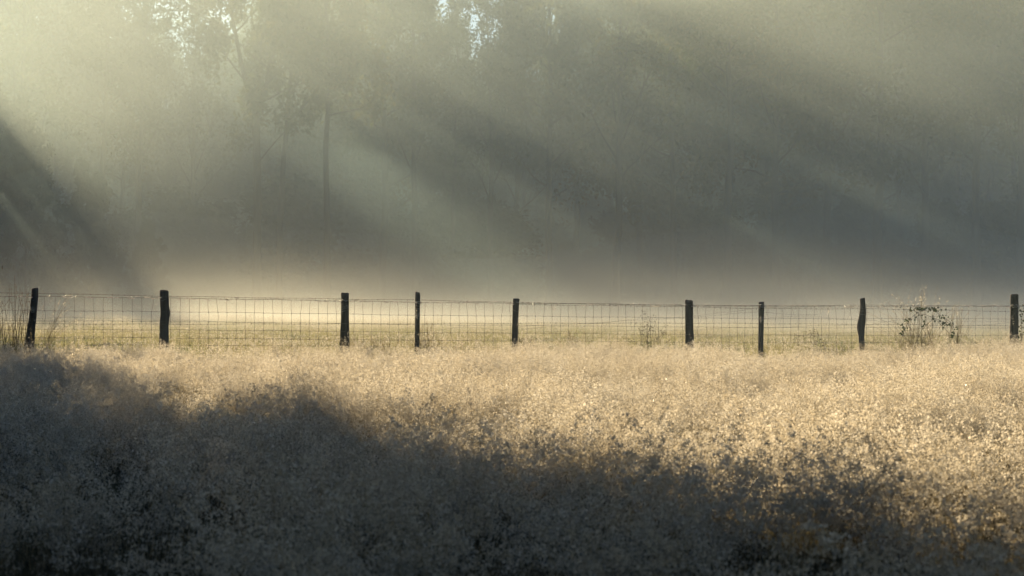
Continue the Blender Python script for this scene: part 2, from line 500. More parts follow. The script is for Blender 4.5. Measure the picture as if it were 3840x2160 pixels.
def sample_area(rs, y0, y1, dens, margin, keep=None):
    n = int((y1 - y0) * (2 * (y1 * TANH + margin)) * dens)
    Y = rs.uniform(y0, y1, n); W = y1 * TANH + margin
    X = rs.uniform(-W, W, n)
    k = np.abs(X) < Y * TANH + margin
    X, Y = X[k], Y[k]
    if keep is not None:
        k = keep(X, Y); X, Y = X[k], Y[k]
    return X, Y

rs = np.random.RandomState(5)
protos = [tuft_proto(100 + k, 0.20, 14, 0.24, 0.50, 150, 0.0046, 34, 0.24, pan=0.19, panr=0.062, dew=1) for k in range(6)]
protos += [tuft_proto(120 + k, 0.22, 6, 0.22, 0.48, 120, 0.0044, 60, 0.27, pan=0.16, panr=0.05, dew=1) for k in range(4)]
protos += [tuft_proto(140 + k, 0.20, 3, 0.30, 0.45, 30, 0.005, 95, 0.34, pan=0.12, panr=0.03, dew=1) for k in range(2)]
NF = len(protos)
protos += [tuft_proto(160 + k, 0.17, 9, 0.20, 0.52, 125, 0.0070, 26, 0.22, lean=.35, pan=0.22, panr=0.075, dew=1) for k in range(5)]
NT = len(protos)
protos += [tuft_proto(180 + k, 0.20, 6, 0.55, 0.85, 26, 0.0055, 30, 0.3, lean=.2, pan=0.14, panr=0.022) for k in range(3)]
X, Y = sample_area(rs, 6.5, 40.0, 15, 2.5, lambda x, y: y < fence_y(x) + 0.35)
n1_ = field_noise(X, Y, 0.9, 3.1); n2_ = field_noise(X, Y, 0.22, 9.4); n3_ = field_noise(X, Y, 2.4, 5.5)
h = 1.0 + 0.9 * n1_ + 0.35 * n2_ + 0.75 * n3_ + rs.uniform(-.15, .15, len(X))
h = np.clip(h, 0.45, 1.6) * (1 - .29 * smooth(22, 35, Y))
mix = .06 + n1_ * 1.0 + n3_ * 1.1 + n2_ * .5 + rs.normal(0, .16, len(X)) - .22 * (1 - smooth(9, 18, Y))  # fewer pale heads near the camera, to deepen the foreground shade
pick = np.where(mix > -0.10, rs.randint(0, 6, len(X)), np.where(mix > -.55, rs.randint(6, 10, len(X)), rs.randint(10, 12, len(X))))
near = rs.uniform(0, 1, len(X)) < (1 - smooth(14, 20, Y)) * .85
pick = np.where(near & (mix > -.25), NF + rs.randint(0, 5, len(X)), pick)
tall = rs.uniform(0, 1, len(X)) < .022
pick = np.where(tall, NT + rs.randint(0, 3, len(X)), pick)
h = np.where(Y > 29, np.maximum(h, .55), h)
ok = ~((Y < 19) & (mix < -.02 + .12 * (1 - smooth(10, 15, Y))) & (rs.uniform(0, 1, len(X)) < .72))  # near tufts thinned out so the shaded foreground gets darker
X, Y, h, pick = X[ok], Y[ok], h[ok], pick[ok]
pts = dict(co=np.stack([X, Y, ground_z(X, Y)], -1),
           rot=np.stack([rs.normal(0, .15, len(X)), rs.normal(.10, .15, len(X)), rs.uniform(0, 6.28, len(X))], -1),
           scl=np.stack([h ** .5 * 1.05, h ** .5 * 1.05, h], -1), pick=pick)
tag(scatter_object('meadow_grass', protos, pts, [M_SPIKE, M_STRAW, M_BLADE, M_DEW]), kind='stuff')

gp = [tuft_proto(200 + k, 0.5, 22, 0.16, 0.30, 12, 0.006, 190, 0.15, pan=0.07, panr=0.02) for k in range(5)]
X, Y = sample_area(rs, 33.0, 105.0, 1.9, 6, lambda x, y: y > fence_y(x) - 0.1)
h = np.clip(1 + 0.5 * field_noise(X, Y, 0.5, 7.7) + rs.uniform(-.2, .2, len(X)), .5, 1.7)
near = np.clip((46 - Y) / 8, 0, 1)
h = h * (1 + 0.5 * near)
pts = dict(co=np.stack([X, Y, ground_z(X, Y)], -1),
           rot=np.stack([rs.normal(0, .1, len(X)), rs.normal(0, .1, len(X)), rs.uniform(0, 6.28, len(X))], -1),
           scl=np.stack([1 + 0 * h, 1 + 0 * h, h], -1), pick=rs.randint(0, 5, len(X)))
tag(scatter_object('pasture_grass', gp, pts, [M_SPIKE, M_STRAW, M_GREEN]), kind='stuff')

# ------------------------------------------------------------------ fence
FU = 1288 / TANH     # pixels per unit tangent, in a 2576 px wide frame
def world_at(u, v, d=None):
    """point on (or d metres along from) the fence line for a spot in the frame"""
    tx = (u - 1288) / FU
    tz = (805 - v) / FU
    if d is None:
        y = 36.0
        for _ in range(8):
            y = float(fence_y(tx * y))
    else:
        y = d
    return np.array([tx * y, y, CAM_Z + tz * y])

fence = empty('wire_fence', (0, 36.6, float(ground_z(0, 36.6))))
tag(fence, 'sheep netting fence with barbed wire on dark wooden posts between meadow and misty field', 'fence')
FO = np.array(fence.location)

def post(stations, depth, seed, label, round_=False):
    """stations: (u_left, u_right, v) from top to bottom"""
    rs = np.random.RandomState(seed); me = Mesh()
    uc = (stations[-1][0] + stations[-1][1]) / 2
    yb = world_at(uc, 870)[1]
    st = []
    vs = [s_[2] for s_ in stations]
    vv = np.unique(np.concatenate([np.linspace(vs[0], vs[-1] + 65, 34), vs]))
    k = 14
    rings = []
    for v in vv:
        l = np.interp(v, vs, [s_[0] for s_ in stations]); r = np.interp(v, vs, [s_[1] for s_ in stations])
        p = world_at((l + r) / 2, v, yb); wd = (r - l) / FU * yb
        a = np.arange(k) * 2 * math.pi / k + .2
        pw = 2 if round_ else 0.55
        ca, sa = np.cos(a), np.sin(a)
        if not round_:
            ca = np.sign(ca) * np.abs(ca) ** pw; sa = np.sign(sa) * np.abs(sa) ** pw
        jit = 1 + 0.05 * np.sin(a * 3 + seed + v * .02) + rs.normal(0, .018, k)
        rings.append(np.stack([p[0] + ca * wd / 2 * jit, p[1] + sa * depth / 2 * jit, np.full(k, p[2])], -1))
    rings = np.array(rings)
    # slightly broken, sloping top with rounded arris
    top = rings[0].copy()
    slope = rs.uniform(-.012, .012)
    c = top.mean(0)
    rings[0][:, 2] += slope * np.cos(np.arange(k) * 2 * math.pi / k)
    inner = c + (rings[0] - c) * .82; inner[:, 2] += 0.012 + rs.normal(0, .003, k)
    rings = np.concatenate([[inner], rings])[:, ::-1]
    n = len(rings)
    V = np.vstack([rings.reshape(-1, 3), [inner.mean(0) + [0, 0, .002]]]) - FO
    i = np.arange(n - 1)[:, None] * k; j = np.arange(k)[None]; j2 = (j + 1) % k
    Q = np.stack([i + j, i + k + j, i + k + j2, i + j2], -1).reshape(-1, 4)
    T = np.stack([np.full(k, n * k), np.arange(k), (np.arange(k) + 1) % k], -1)
    me.add(V, Q, T)
    o = me.build('post', M_POST, fence, True)
    if label: o['label'] = label
    return o

post([(80, 96, 727), (79, 96.5, 745), (73, 92, 800), (62, 86, 868)], .11, 1, 'round-topped post leaning to the right, its foot much wider', True)
post([(402.5, 424, 732), (403.5, 425.5, 770), (404.5, 428, 784), (402, 424, 820), (400, 424, 868)], .10, 2, 'split square post with a jog half way up')
post([(858, 877.5, 738.5), (857.5, 877.5, 800), (856, 878, 830), (854, 879, 866)], .11, 3, 'square post with a broad foot')
post([(1044.5, 1056.5, 737), (1044, 1057, 745), (1043, 1055, 870)], .07, 4, 'thin pole with a rounded top, taller than the wires', True)
post([(1290, 1307, 753), (1289, 1305.5, 765), (1288.5, 1303, 800), (1287, 1303, 864)], .09, 5, 'slim post flaring at its cut top')
post([(1723, 1742.5, 757), (1723, 1743, 790), (1724, 1744, 830), (1724, 1747, 870)], .11, 6, 'straight square post wider towards its foot')
post([(1908, 1922.5, 761), (1908, 1922, 800), (1907, 1920.5, 872)], .07, 7, 'thin weathered post with cobwebs', True)
post([(2163, 2176, 752), (2164, 2178, 775), (2162, 2179, 790), (2157, 2178, 812), (2156, 2176, 826), (2160, 2174, 850), (2160, 2176, 868)], .085, 8, 'crooked post with a bulge at its middle', True)
post([(2542, 2562.5, 742), (2541, 2562.5, 800), (2538, 2561, 868)], .12, 9, 'thick round post with a grooved face', True)

def wire_line(us, vs, r, me, amp=0.0, step=0.05, dy=0.0, seed=0, barb=False, k=4, mats=0, twist=0.0, kink=0.0):
    rs = np.random.RandomState(seed)
    a = world_at(us[0], vs[0]); b = world_at(us[-1], vs[-1])
    n = int(abs(b[0] - a[0]) / step) + 2
    U = np.linspace(us[0], us[-1], n)
    V = np.interp(U, us, vs)
    P = np.array([world_at(u, v) for u, v in zip(U, V)])
    ph = rs.uniform(0, 6.3)
    P[:, 2] += amp * np.sin(P[:, 0] * 2 * math.pi / 1.7 + ph) + kink * rs.normal(size=n) * .5 + kink * np.sin(P[:, 0] * 2 * math.pi / .15)
    P[:, 1] += dy + amp * np.cos(P[:, 0] * 3 + ph)
    P -= FO
    if twist:
        for s_ in (0, math.pi):
            a_ = P[:, 0] * 2 * math.pi / .11 + s_
            off = np.stack([0 * a_, np.cos(a_), np.sin(a_)], -1) * twist
            me.tube(P + off, r, k, mats)
    else:
        me.tube(P, r, k, mats)
    if barb:
        x = P[0, 0]
        while x < P[-1, 0]:
            c = np.array([np.interp(x, P[:, 0], P[:, i]) for i in range(3)])
            for q in range(2):
                d = rs.normal(size=3); d[0] *= .35; d /= np.linalg.norm(d)
                me.tube(np.array([c - d * .017, c, c + d * .017]), [.0012, .0024, .0012], 4, mats)
            me.tube(np.array([c - [.008, 0, 0], c + [.008, 0, 0]]), .0048, 5, mats)
            x += rs.uniform(.09, .12)

# netting rows (frame heights at u=300, 1290, 2400)
WR = 0.0025
UU = [-60, 88, 414, 868, 1050, 1298, 1732, 1915, 2168, 2553, 2660]
def row(f_top):
    """height of a row, as fraction of the drop from net top (0) to net foot (1)"""
    tv = [745, 746, 750, 757, 761, 763, 769, 771, 771, 771, 771]
    bv = [868, 868, 868, 871, 873, 874, 877, 878, 879, 879, 879]
    return [t_ + (b_ - t_) * f_top for t_, b_ in zip(tv, bv)]
FR = [0, 0.29, 0.50, 0.675, 0.85, 1.0]
net = Mesh()
for i, f in enumerate(FR):
    wire_line(UU, row(f), WR * (1.35 if i == 0 else 1.0), net, amp=0.004, step=0.03, seed=20 + i, kink=0.0022 if 0 < i < 5 else 0.0005, dy=-.06)
# stay wires
x = world_at(-60, 800)[0]; rsn = np.random.RandomState(3)
while x < world_at(2650, 800)[0]:
    y = float(fence_y(x)); u = 1288 + x / y * FU
    Ps = []
    lean = rsn.normal(0, .012)
    for i, f in enumerate(FR):
        v = np.interp(u, UU, row(f)); p = world_at(u, v); p[0] = x + (lean if i == 0 else 0) + rsn.normal(0, .002); p[1] = y - .06
        Ps.append(p)
        if i: net.tube(np.array([p - FO - [0, 0, .008], p - FO + [0, 0, .008]]), .0062, 6)
    P = []
    for a, b in zip(Ps[:-1], Ps[1:]):
        bow = rsn.normal(0, .005)
        for t_ in (0, .33, .67):
            q = a * (1 - t_) + b * t_; q = q + [bow * math.sin(t_ * math.pi), 0, 0]; P.append(q)
    P.append(Ps[-1] - [0, 0, .08])
    net.tube(np.array(P) - FO, WR * .95, 4)
    x += 0.15 + rsn.normal(0, .002)
net.build('netting', M_WIRE, fence)

b1 = Mesh()
wire_line([-60, 88, 414, 868, 1050, 1298, 1732, 1915, 2168, 2553, 2660], [737, 738, 745.5, 752.5, 755, 761, 768, 769, 768, 770, 770], .0016, b1, .003, .011, -.07, 31, True, 4, 0, .0017)
b1.build('barbed_wire', M_WIRE, fence)
b2 = Mesh()
wire_line([-60, 414, 868, 1298, 1732, 2168, 2553, 2660], [814, 816, 815, 813.5, 813, 816, 820, 820], .0014, b2, .004, .011, -.07, 32, True, 4, 0, .0016)
b2.build('barbed_wire', M_WIRE, fence)
b3 = Mesh()
wire_line([1298, 1732, 1915, 2168, 2553, 2660], [766, 772, 777, 777, 784, 785], .0014, b3, .004, .011, -.05, 33, True, 4, 0, .0016)
b3.build('barbed_wire', M_WIRE, fence)
# remains of an older sagging net behind
on = Mesh()
old = [([-60, 60, 200, 250, 300, 380, 700], [800, 800, 801, 803, 798, 806, 812]),
       ([1060, 1160, 1250, 1400, 1560, 1650, 1732, 1915, 2060], [835, 824, 830, 822, 806, 806, 797, 786, 793]),
       ([1298, 1450, 1560, 1650, 1732, 1860, 1915, 2100, 2168], [822, 815, 808, 801, 795, 784, 772, 775, 772]),
       ([100, 400, 800, 1050, 1300, 1732, 1915, 2168, 2400], [836, 834, 846, 840, 838, 830, 824, 818, 790]),
       ([100, 400, 868, 1298, 1732, 2168, 2553, 2660], [850, 846, 858, 854, 848, 838, 812, 806]),
       ([1915, 2050, 2168, 2300, 2553, 2660], [800, 796, 806, 815, 806, 800])]
for i, (a, b) in enumerate(old):
    wire_line(a, b, .0015, on, .012, .05, .05 + .02 * i, 50 + i, False, 4, 0, 0, .004)
rso = np.random.RandomState(8)
for u in np.concatenate([np.arange(1400, 2170, 33), np.arange(190, 560, 42)]):
    u = u + rso.uniform(-6, 6)
    v0 = np.interp(u, *old[2]) if u > 1300 else np.interp(u, *old[0])
    v1 = np.interp(u, *old[3])
    p0 = world_at(u + rso.normal(0, 6), v0); p1 = world_at(u + rso.normal(-4, 8), v1)
    P = np.array([p0 * (1 - t_) + p1 * t_ + [0.02 * math.sin(t_ * 6 + u), .07, 0] for t_ in np.linspace(0, 1, 9)])
    on.tube(P - FO, .0014, 4)
o = on.build('sagging_wire', M_WIRE, fence)
o['label'] = 'old loose netting sagging behind the straight net'

# cobwebs on the top wires, thickened and pale to give the wires whitish glints
wb = Mesh(); rsw = np.random.RandomState(12)
def silk(p, q, sag, r=.0011, n=9):
    t_ = np.linspace(0, 1, n)[:, None]
    P = p * (1 - t_) + q * t_; P[:, 2] -= sag * np.sin(t_[:, 0] * math.pi)
    wb.tube(P - FO, r, 3, cap=False)
for i in range(520):
    u = rsw.uniform(-40, 2640); 
    if u < 380 and rsw.uniform() < .35: continue
    base = np.interp(u, UU, row(0)) + (rsw.uniform(-4, 2) if i % 3 else rsw.uniform(0, 26))
    du = rsw.uniform(8, 40) if i % 3 == 0 else rsw.uniform(5, 16)
    p = world_at(u, base); q = world_at(u + du, base + rsw.uniform(-2, 2) + (rsw.uniform(-8, 12) if i % 3 == 0 else 0))
    p[1] -= .08; q[1] -= .08
    silk(p, q, rsw.uniform(.004, .02) if i % 3 else rsw.uniform(.01, .07), .0012 if i % 3 == 0 else .0048)
for u0, v0 in ((1392, 772), (2079, 779), (1915, 800), (1050, 790), (85, 775)):
    for i in range(26):
        p = world_at(u0 + rsw.uniform(-10, 10), v0 + rsw.uniform(-6, 2)); q = world_at(u0 + rsw.uniform(-6, 8), v0 + rsw.uniform(4, 14))
        p[1] -= .09; q[1] -= .09
        silk(p, q, .006, .0008)
for i in range(900):  # white specks along the wires, dew glints put in as pale colour
    u = rsw.uniform(-40, 2640)
    k = i % 5
    v = (np.interp(u, UU, row(0)) + rsw.uniform(-1, 1)) if k < 2 else (np.interp(u, UU, row(FR[rsw.randint(6)])) if k < 4 else rsw.uniform(775, 860))
    p = world_at(u, v); p[1] -= .085
    V_, Q_ = spikelets(rsw, (p - FO)[None], .0065); wb.add(V_, Q_, None, 1)
tag(wb.build('cobweb', [M_WEB, M_DEW], fence), kind='stuff')

# ------------------------------------------------------------------ tall plants at the fence
def stems_plant(name, u, v_top, spread_u, n, label, cat, mat, seed, dy, lean=.25, heads='fine', wbase=.22, hmin=.45, width=.010, head_mat=None, bias=0.0, dens=1.0, group=None):
    rs = np.random.RandomState(seed)
    c = world_at(u, 870); y = c[1] + dy; x = c[0] * y / c[1]
    g = float(ground_z(x, y)); root = empty(name, (x, y, g))
    tag(root, label, cat, group)
    H = (805 - v_top) / FU * y + CAM_Z - g
    st = Mesh(); hd = Mesh()
    sw = spread_u / FU * y
    for i in range(n):
        a = rs.uniform(0, 6.28); r = wbase * math.sqrt(rs.uniform())
        p = np.array([r * math.cos(a), r * math.sin(a) * .6, -.03])
        h = H * rs.uniform(hmin, 1.0)
        side = np.clip(rs.normal(bias, .5), -1, 1)
        t_ = np.linspace(0, 1, 9)
        P = p + np.stack([side * sw * t_ ** 2.0 * rs.uniform(.4, 1), rs.normal(0, .1) * t_, h * (t_ - .18 * abs(side) * t_ ** 3)], -1)
        st.tube(P, width * .5 * (1 - .7 * t_), 3, cap=False)
        if heads == 'fine':
            k0 = rs.uniform(.6, .78); m_ = int(26 * dens)
            q = rs.uniform(k0, 1, m_)
            C = np.stack([np.interp(q, t_, P[:, j]) for j in range(3)], -1) + rs.normal(0, .007 + .012 * (1 - q[:, None]), (m_, 3))
            V, Q = spikelets(rs, C, .009); hd.add(V, Q)
        elif heads == 'ear':
            for e in range(rs.randint(3, 7)):
                q = rs.uniform(.72, 1.0)
                c0 = np.array([np.interp(q, t_, P[:, j]) for j in range(3)])
                d = np.array([rs.normal(0, .7), rs.normal(0, .5), rs.uniform(-.6, .8)]); d /= np.linalg.norm(d)
                c1 = c0 + d * rs.uniform(.02, .08)
                st.tube(np.array([c0, c1]), .0012, 3, cap=False)
                hd.tube(np.array([c1, c1 + d * .012 + [0, 0, -.003], c1 + d * .03 + [0, 0, -.012]]), [.002, .006, .002], 4)
    for i in range(int(n * 1.2)):
        a = rs.uniform(0, 6.28); r = wbase * 1.1 * math.sqrt(rs.uniform())
        p = np.array([r * math.cos(a), r * math.sin(a) * .6, -.03])
        blade(st, rs, p, H * rs.uniform(.15, .45), (rs.uniform(0, 6.3), rs.uniform(.1, .7)), .008, 0, .6, 4)
    st.build('stem', mat, root)
    if hd.n: hd.build('seed_sprays', head_mat or mat, root)
    return root

stems_plant('tall_grass', 28, 688, 60, 70, 'tall dark reed-like grass clump beside the leaning round-topped post', 'tall grass', M_WEED, 61, -.25, wbase=.42, hmin=.35, head_mat=M_STRAW, bias=-.1)
stems_plant('tall_grass', 105, 705, 110, 16, 'few arching grass stalks with pale seed heads right of the leaning post', 'tall grass', M_STRAW, 62, .2, wbase=.10, hmin=.6, head_mat=M_SPIKE, bias=.75)
stems_plant('tall_grass', 2310, 700, 150, 105, 'large tan tall grass clump rising above the wires behind the bramble', 'tall grass', M_STRAW, 63, .45, wbase=.33, hmin=.4, width=.007, head_mat=M_SPIKE, bias=-.05)
stems_plant('tall_grass', 2400, 745, 55, 26, 'thin pale grass stalks to the right of the bramble', 'tall grass', M_STRAW, 64, .5, wbase=.15, hmin=.5, head_mat=M_SPIKE, bias=.4)
stems_plant('weed', 1632, 770, 60, 26, 'dark thin stalks with oat-like ears in the middle of the wide net span', 'weed', M_WEED, 65, .35, wbase=.17, hmin=.5, heads='ear', width=.008, bias=.05)
stems_plant('tall_grass', 1070, 790, 38, 34, 'loose grass stalks just right of the thin round-topped pole', 'tall grass', M_STRAW, 66, .3, wbase=.2, hmin=.35)
stems_plant('weed', 2040, 812, 60, 18, 'brown weed with sparse ears left of the crooked post', 'weed', M_WEED, 67, .4, wbase=.25, hmin=.4, heads='ear', width=.008)
stems_plant('tall_grass', 1440, 812, 60, 30, 'short loose grass stalks right of the slim flaring post', 'tall grass', M_STRAW, 68, .35, wbase=.4, hmin=.4)
stems_plant('tall_grass', 930, 838, 70, 70, 'low brown grass tussock behind the net between broad-footed post and thin pole', 'tall grass', M_STRAW, 69, .3, wbase=.5, hmin=.4)
stems_plant('tall_grass', 1322, 838, 30, 80, 'low dark tussock at the foot of the slim flaring post', 'tall grass', M_WEED, 70, .15, wbase=.16, hmin=.3)
for i, (u, vt) in enumerate([(250, 838), (560, 845), (700, 850), (1180, 840), (1540, 838), (1800, 838), (2090, 838), (2230, 838), (2480, 842), (2600, 815)]):
    stems_plant('tall_grass', u, vt, 60, 46, 'low straw tussock standing along the foot of the netting', 'tall grass', M_STRAW, 80 + i, .2 + .12 * (i % 3), wbase=.42, hmin=.4, head_mat=M_SPIKE, group='low straw tussocks along the foot of the netting')

# dry stalks standing in the meadow
def lone_stalk(u, v0, v1, d, label, seed):
    rs = np.random.RandomState(seed)
    p = world_at(u, v1, d); q = world_at(u + 6, v0, d)
    g = float(ground_z(p[0], d)); root = Mesh()
    t_ = np.linspace(0, 1, 7)[:, None]
    base = np.array([p[0], d, g])
    P = base * (1 - t_) + q * t_ + np.array([.012, 0, 0]) * np.sin(t_ * 5)
    root.tube(P - base, np.linspace(.005, .002, 7), 5)
    for i in range(7):
        c = P[-1 - i // 3] - base + rs.normal(0, .012, 3)
        root.tube(np.array([P[-1 - i // 3] - base, c]), .002, 3)
    o = root.build('dry_stalk', M_WEED)
    o.location = base
    tag(o, label, 'stalk')
lone_stalk(1425, 985, 1045, 21.0, 'dark bare stalk standing upright in the sunlit meadow below the slim post', 5)
lone_stalk(1588, 972, 1035, 22.0, 'dark bare stalk leaning right in the sunlit meadow below the oat-like weed', 6)
lone_stalk(2185, 1200, 1290, 13.0, 'dark stalk at the edge of the shadow in the foreground meadow', 7)

# bramble through the wires
def bramble(u0, label, canes, leaves_mass, seed):
    rs = np.random.RandomState(seed)
    c = world_at(u0, 870); y = c[1] - .12
    g = float(ground_z(c[0], y)); root = empty('bramble', (c[0], y, g)); O = np.array([c[0], y, g])
    tag(root, label, 'bramble')
    cm = Mesh(); lm = Mesh()
    def leaf(c_, s, dirv=None):
        a = rs.normal(size=3); a[1] *= .5; a /= np.linalg.norm(a)
        b = np.cross(a, [0, 1, 0] + rs.normal(0, .5, 3)); b /= np.linalg.norm(b)
        nrm = np.cross(a, b)
        pts_ = []
        for k, (s_, w_) in enumerate([(0, 0), (.3, .36), (.62, .34), (1, 0), (.62, -.34), (.3, -.36)]):
            pts_.append(c_ + a * s * s_ + b * s * w_ + nrm * s * .12 * abs(w_))
        lm.add(pts_, [[0, 1, 2, 3], [0, 3, 4, 5]])
    for cane in canes:
        P = np.array([world_at(u, v, y + rs.uniform(-.03, .03)) for u, v in cane]) - O
        t0 = np.linspace(0, 1, len(P)); t1 = np.linspace(0, 1, len(P) * 5)
        P = np.stack([np.interp(t1, t0, P[:, j]) for j in range(3)], -1)
        P[1:-1] = (P[:-2] + P[1:-1] + P[2:]) / 3
        cm.tube(P, .0035, 5)
        for i in range(int(len(P) * .13)):
            q = P[rs.randint(len(P))]
            for z in range(4):
                leaf(q + rs.normal(0, .03, 3), rs.uniform(.02, .06))
    for (u, v, su, sv, n) in leaves_mass:
        for i in range(n):
            q = world_at(u + rs.normal(0, su), v + rs.normal(0, sv), y + rs.normal(0, .04)) - O
            leaf(q, rs.uniform(.03, .055))
    cm.build('cane', M_WEED, root); lm.build('foliage', M_BRAMBLE, root)

bramble(2330, 'arching bramble with dark leaves hooked over the net in front of the tall grass clump',
        [[(2262, 868), (2272, 840), (2282, 815), (2296, 795), (2318, 782), (2345, 779), (2362, 790), (2378, 806), (2395, 823), (2404, 850), (2408, 872)],
         [(2372, 800), (2388, 808), (2400, 826)], [(2300, 870), (2318, 830), (2350, 800), (2378, 812)], [(2345, 868), (2330, 820), (2310, 786), (2285, 778)], [(2405, 868), (2385, 835), (2350, 800), (2322, 790), (2300, 800)]],
        [(2322, 777, 18, 2.0, 48), (2350, 781, 9, 2.5, 26), (2376, 815, 9, 4, 26), (2270, 822, 6, 5, 14), (2284, 806, 4, 3, 8), (2395, 846, 3, 5, 8), (2265, 838, 5, 2, 5)], 91)
bramble(2590, 'small bramble spray right of the thick grooved post at the frame edge',
        [[(2566, 870), (2572, 840), (2568, 812), (2574, 785), (2590, 770)]], [(2570, 790, 4, 10, 16), (2569, 830, 5, 10, 16)], 92)

# ------------------------------------------------------------------ trees
def tree_meshes(seed, H, kind):
    """returns (trunk Mesh, crown Mesh). kind: tall, fork, broad, airy, shrub, dense"""
    rs = np.random.RandomState(seed)
    tr = Mesh(); cr = Mesh()
    def branch(p, d, L, r, depth, leaf_n, up=.35):
        n = 6; t_ = np.linspace(0, 1, n)
        P = [p]; dd = d.copy()
        for i in range(1, n):
            dd = dd + rs.normal(0, .13, 3) + [0, 0, up * .12]; dd /= np.linalg.norm(dd)
            P.append(P[-1] + dd * L / (n - 1))
        P = np.array(P)
        tr.tube(P, r * (1 - .8 * t_), 5 if depth == 0 else 4, cap=False)
        if depth < 2:
            for i in range(5 if depth == 0 else 4):
                q = rs.uniform(.3, 1); c = np.array([np.interp(q, t_, P[:, j]) for j in range(3)])
                nd = dd + rs.normal(0, .65, 3); nd /= np.linalg.norm(nd)
                branch(c, nd, L * rs.uniform(.35, .6), r * .4, depth + 1, leaf_n, up)
        else:
            m_ = int(leaf_n * rs.uniform(.4, 1.6))
            q = rs.uniform(.1, 1.1, m_)
            C = np.stack([np.interp(q, t_, P[:, j]) for j in range(3)], -1) + rs.normal(0, .2 + .12 * L, (m_, 3))
            V, Q = spikelets(rs, C, LS)
            V = V.reshape(-1, 4, 3); cc = V.mean(1, keepdims=True)
            cr.add(V.reshape(-1, 3), Q)
    cfg = dict(tall=(.45, 1.0, 17, .16, 40, .2, .14), fork=(.50, 1.0, 15, .2, 40, .5, .15), broad=(.28, 1.0, 22, .24, 60, .2, .15),
               airy=(.35, 1.0, 24, .17, 10, 1.2, .14), shrub=(.08, 1.0, 18, .40, 45, .3, .12), dense=(.10, 1.0, 30, .27, 52, .25, .30), canopy=(.30, 1.0, 30, .36, 60, .1, .28))[kind]
    s0, s1, nb, bl, ln, up, LS = cfg
    stems = []
    n = 14; t_ = np.linspace(0, 1, n)
    wob = np.cumsum(rs.normal(0, .012 * H / 2, (n, 2)), 0) * .5
    main = np.stack([wob[:, 0] - wob[0, 0], wob[:, 1] - wob[0, 1], t_ * H], -1)
    r0 = .011 * H if kind != 'shrub' else .008 * H
    if kind == 'fork':
        k = 6
        tr.tube(np.vstack([main[:k + 1]]), r0 * (1 - .45 * t_[:k + 1]), 8)
        for sgn in (-1, 1):
            base = main[k]; L = H - base[2]; tt = np.linspace(0, 1, 9)
            P = base + np.stack([sgn * L * .22 * tt ** .8, rs.normal(0, .3) * tt, L * tt], -1)
            tr.tube(P, r0 * .6 * (1 - .85 * tt), 7); stems.append((P, .05, nb // 2 + 3))
        stems.append((main[:k + 1], .7, 3))
    else:
        rr = r0 * (1 - .88 * t_ ** 1.1); rr[0] *= 1.35
        tr.tube(main, rr, 8); stems.append((main, s0, nb))
    for P, a0, cnt in stems:
        tt = np.linspace(0, 1, len(P))
        for i in range(cnt):
            q = a0 + (1 - a0) * (i + rs.uniform(.1, .9)) / cnt
            q = min(q, .985)
            c = np.array([np.interp(q, tt, P[:, j]) for j in range(3)])
            az = i * 2.4 + rs.uniform(-.5, .5)
            rel = (q - a0) / (1 - a0)
            L = H * bl * (1.05 - .62 * rel) * rs.uniform(.65, 1.25)
            d = np.array([math.cos(az), math.sin(az), .25 + up * .9 + rel * .6]); d /= np.linalg.norm(d)
            branch(c, d, L, r0 * .28 * (1 - .6 * rel), 0, ln, up)
    return tr, cr

def tree_proto(name, seed, H, kind, leaf=None):
    root = empty(name, (0, 0, 0))
    tr, cr = tree_meshes(seed, H, kind)
    tr.build('trunk', M_BARK, root, True); cr.build('crown', leaf or M_LEAF, root)
    root['H'] = H
    return root

USED = set()
PROTO = {}
def proto(kind, k):
    key = (kind, k)
    if key not in PROTO:
        nm = {'shrub': 'forest_shrub', 'dense': 'leafy_tree'}.get(kind, 'forest_tree')
        PROTO[key] = tree_proto(nm, hash_seed(kind) + k * 17, 20.0 if kind != 'shrub' else 6.0, kind, M_LEAF_DARK if kind in ('shrub', 'dense') else M_LEAF)
    return PROTO[key]
def hash_seed(s): return sum(ord(c) * (i + 3) for i, c in enumerate(s))

def place(kind, k, x, y, H, label, cat, group=None, rz=0, lean=0.0, wide=1.0):
    p = proto(kind, k)
    if id(p) in USED: o = copy_tree(p)
    else: o = p; USED.add(id(p))
    H0 = 6.0 if kind == 'shrub' else 20.0
    s = H / H0
    o.location = (x, y, float(ground_z(x, y)) - .1)
    o.scale = (s * wide, s * wide, s)
    o.rotation_euler = (0, lean, rz)
    if 'H' in o: del o['H']
    for key in ('group',):
        if key in o: del o[key]
    tag(o, label, cat, group)
    return o

def tx(u, d): return (u - 1288) / FU * d
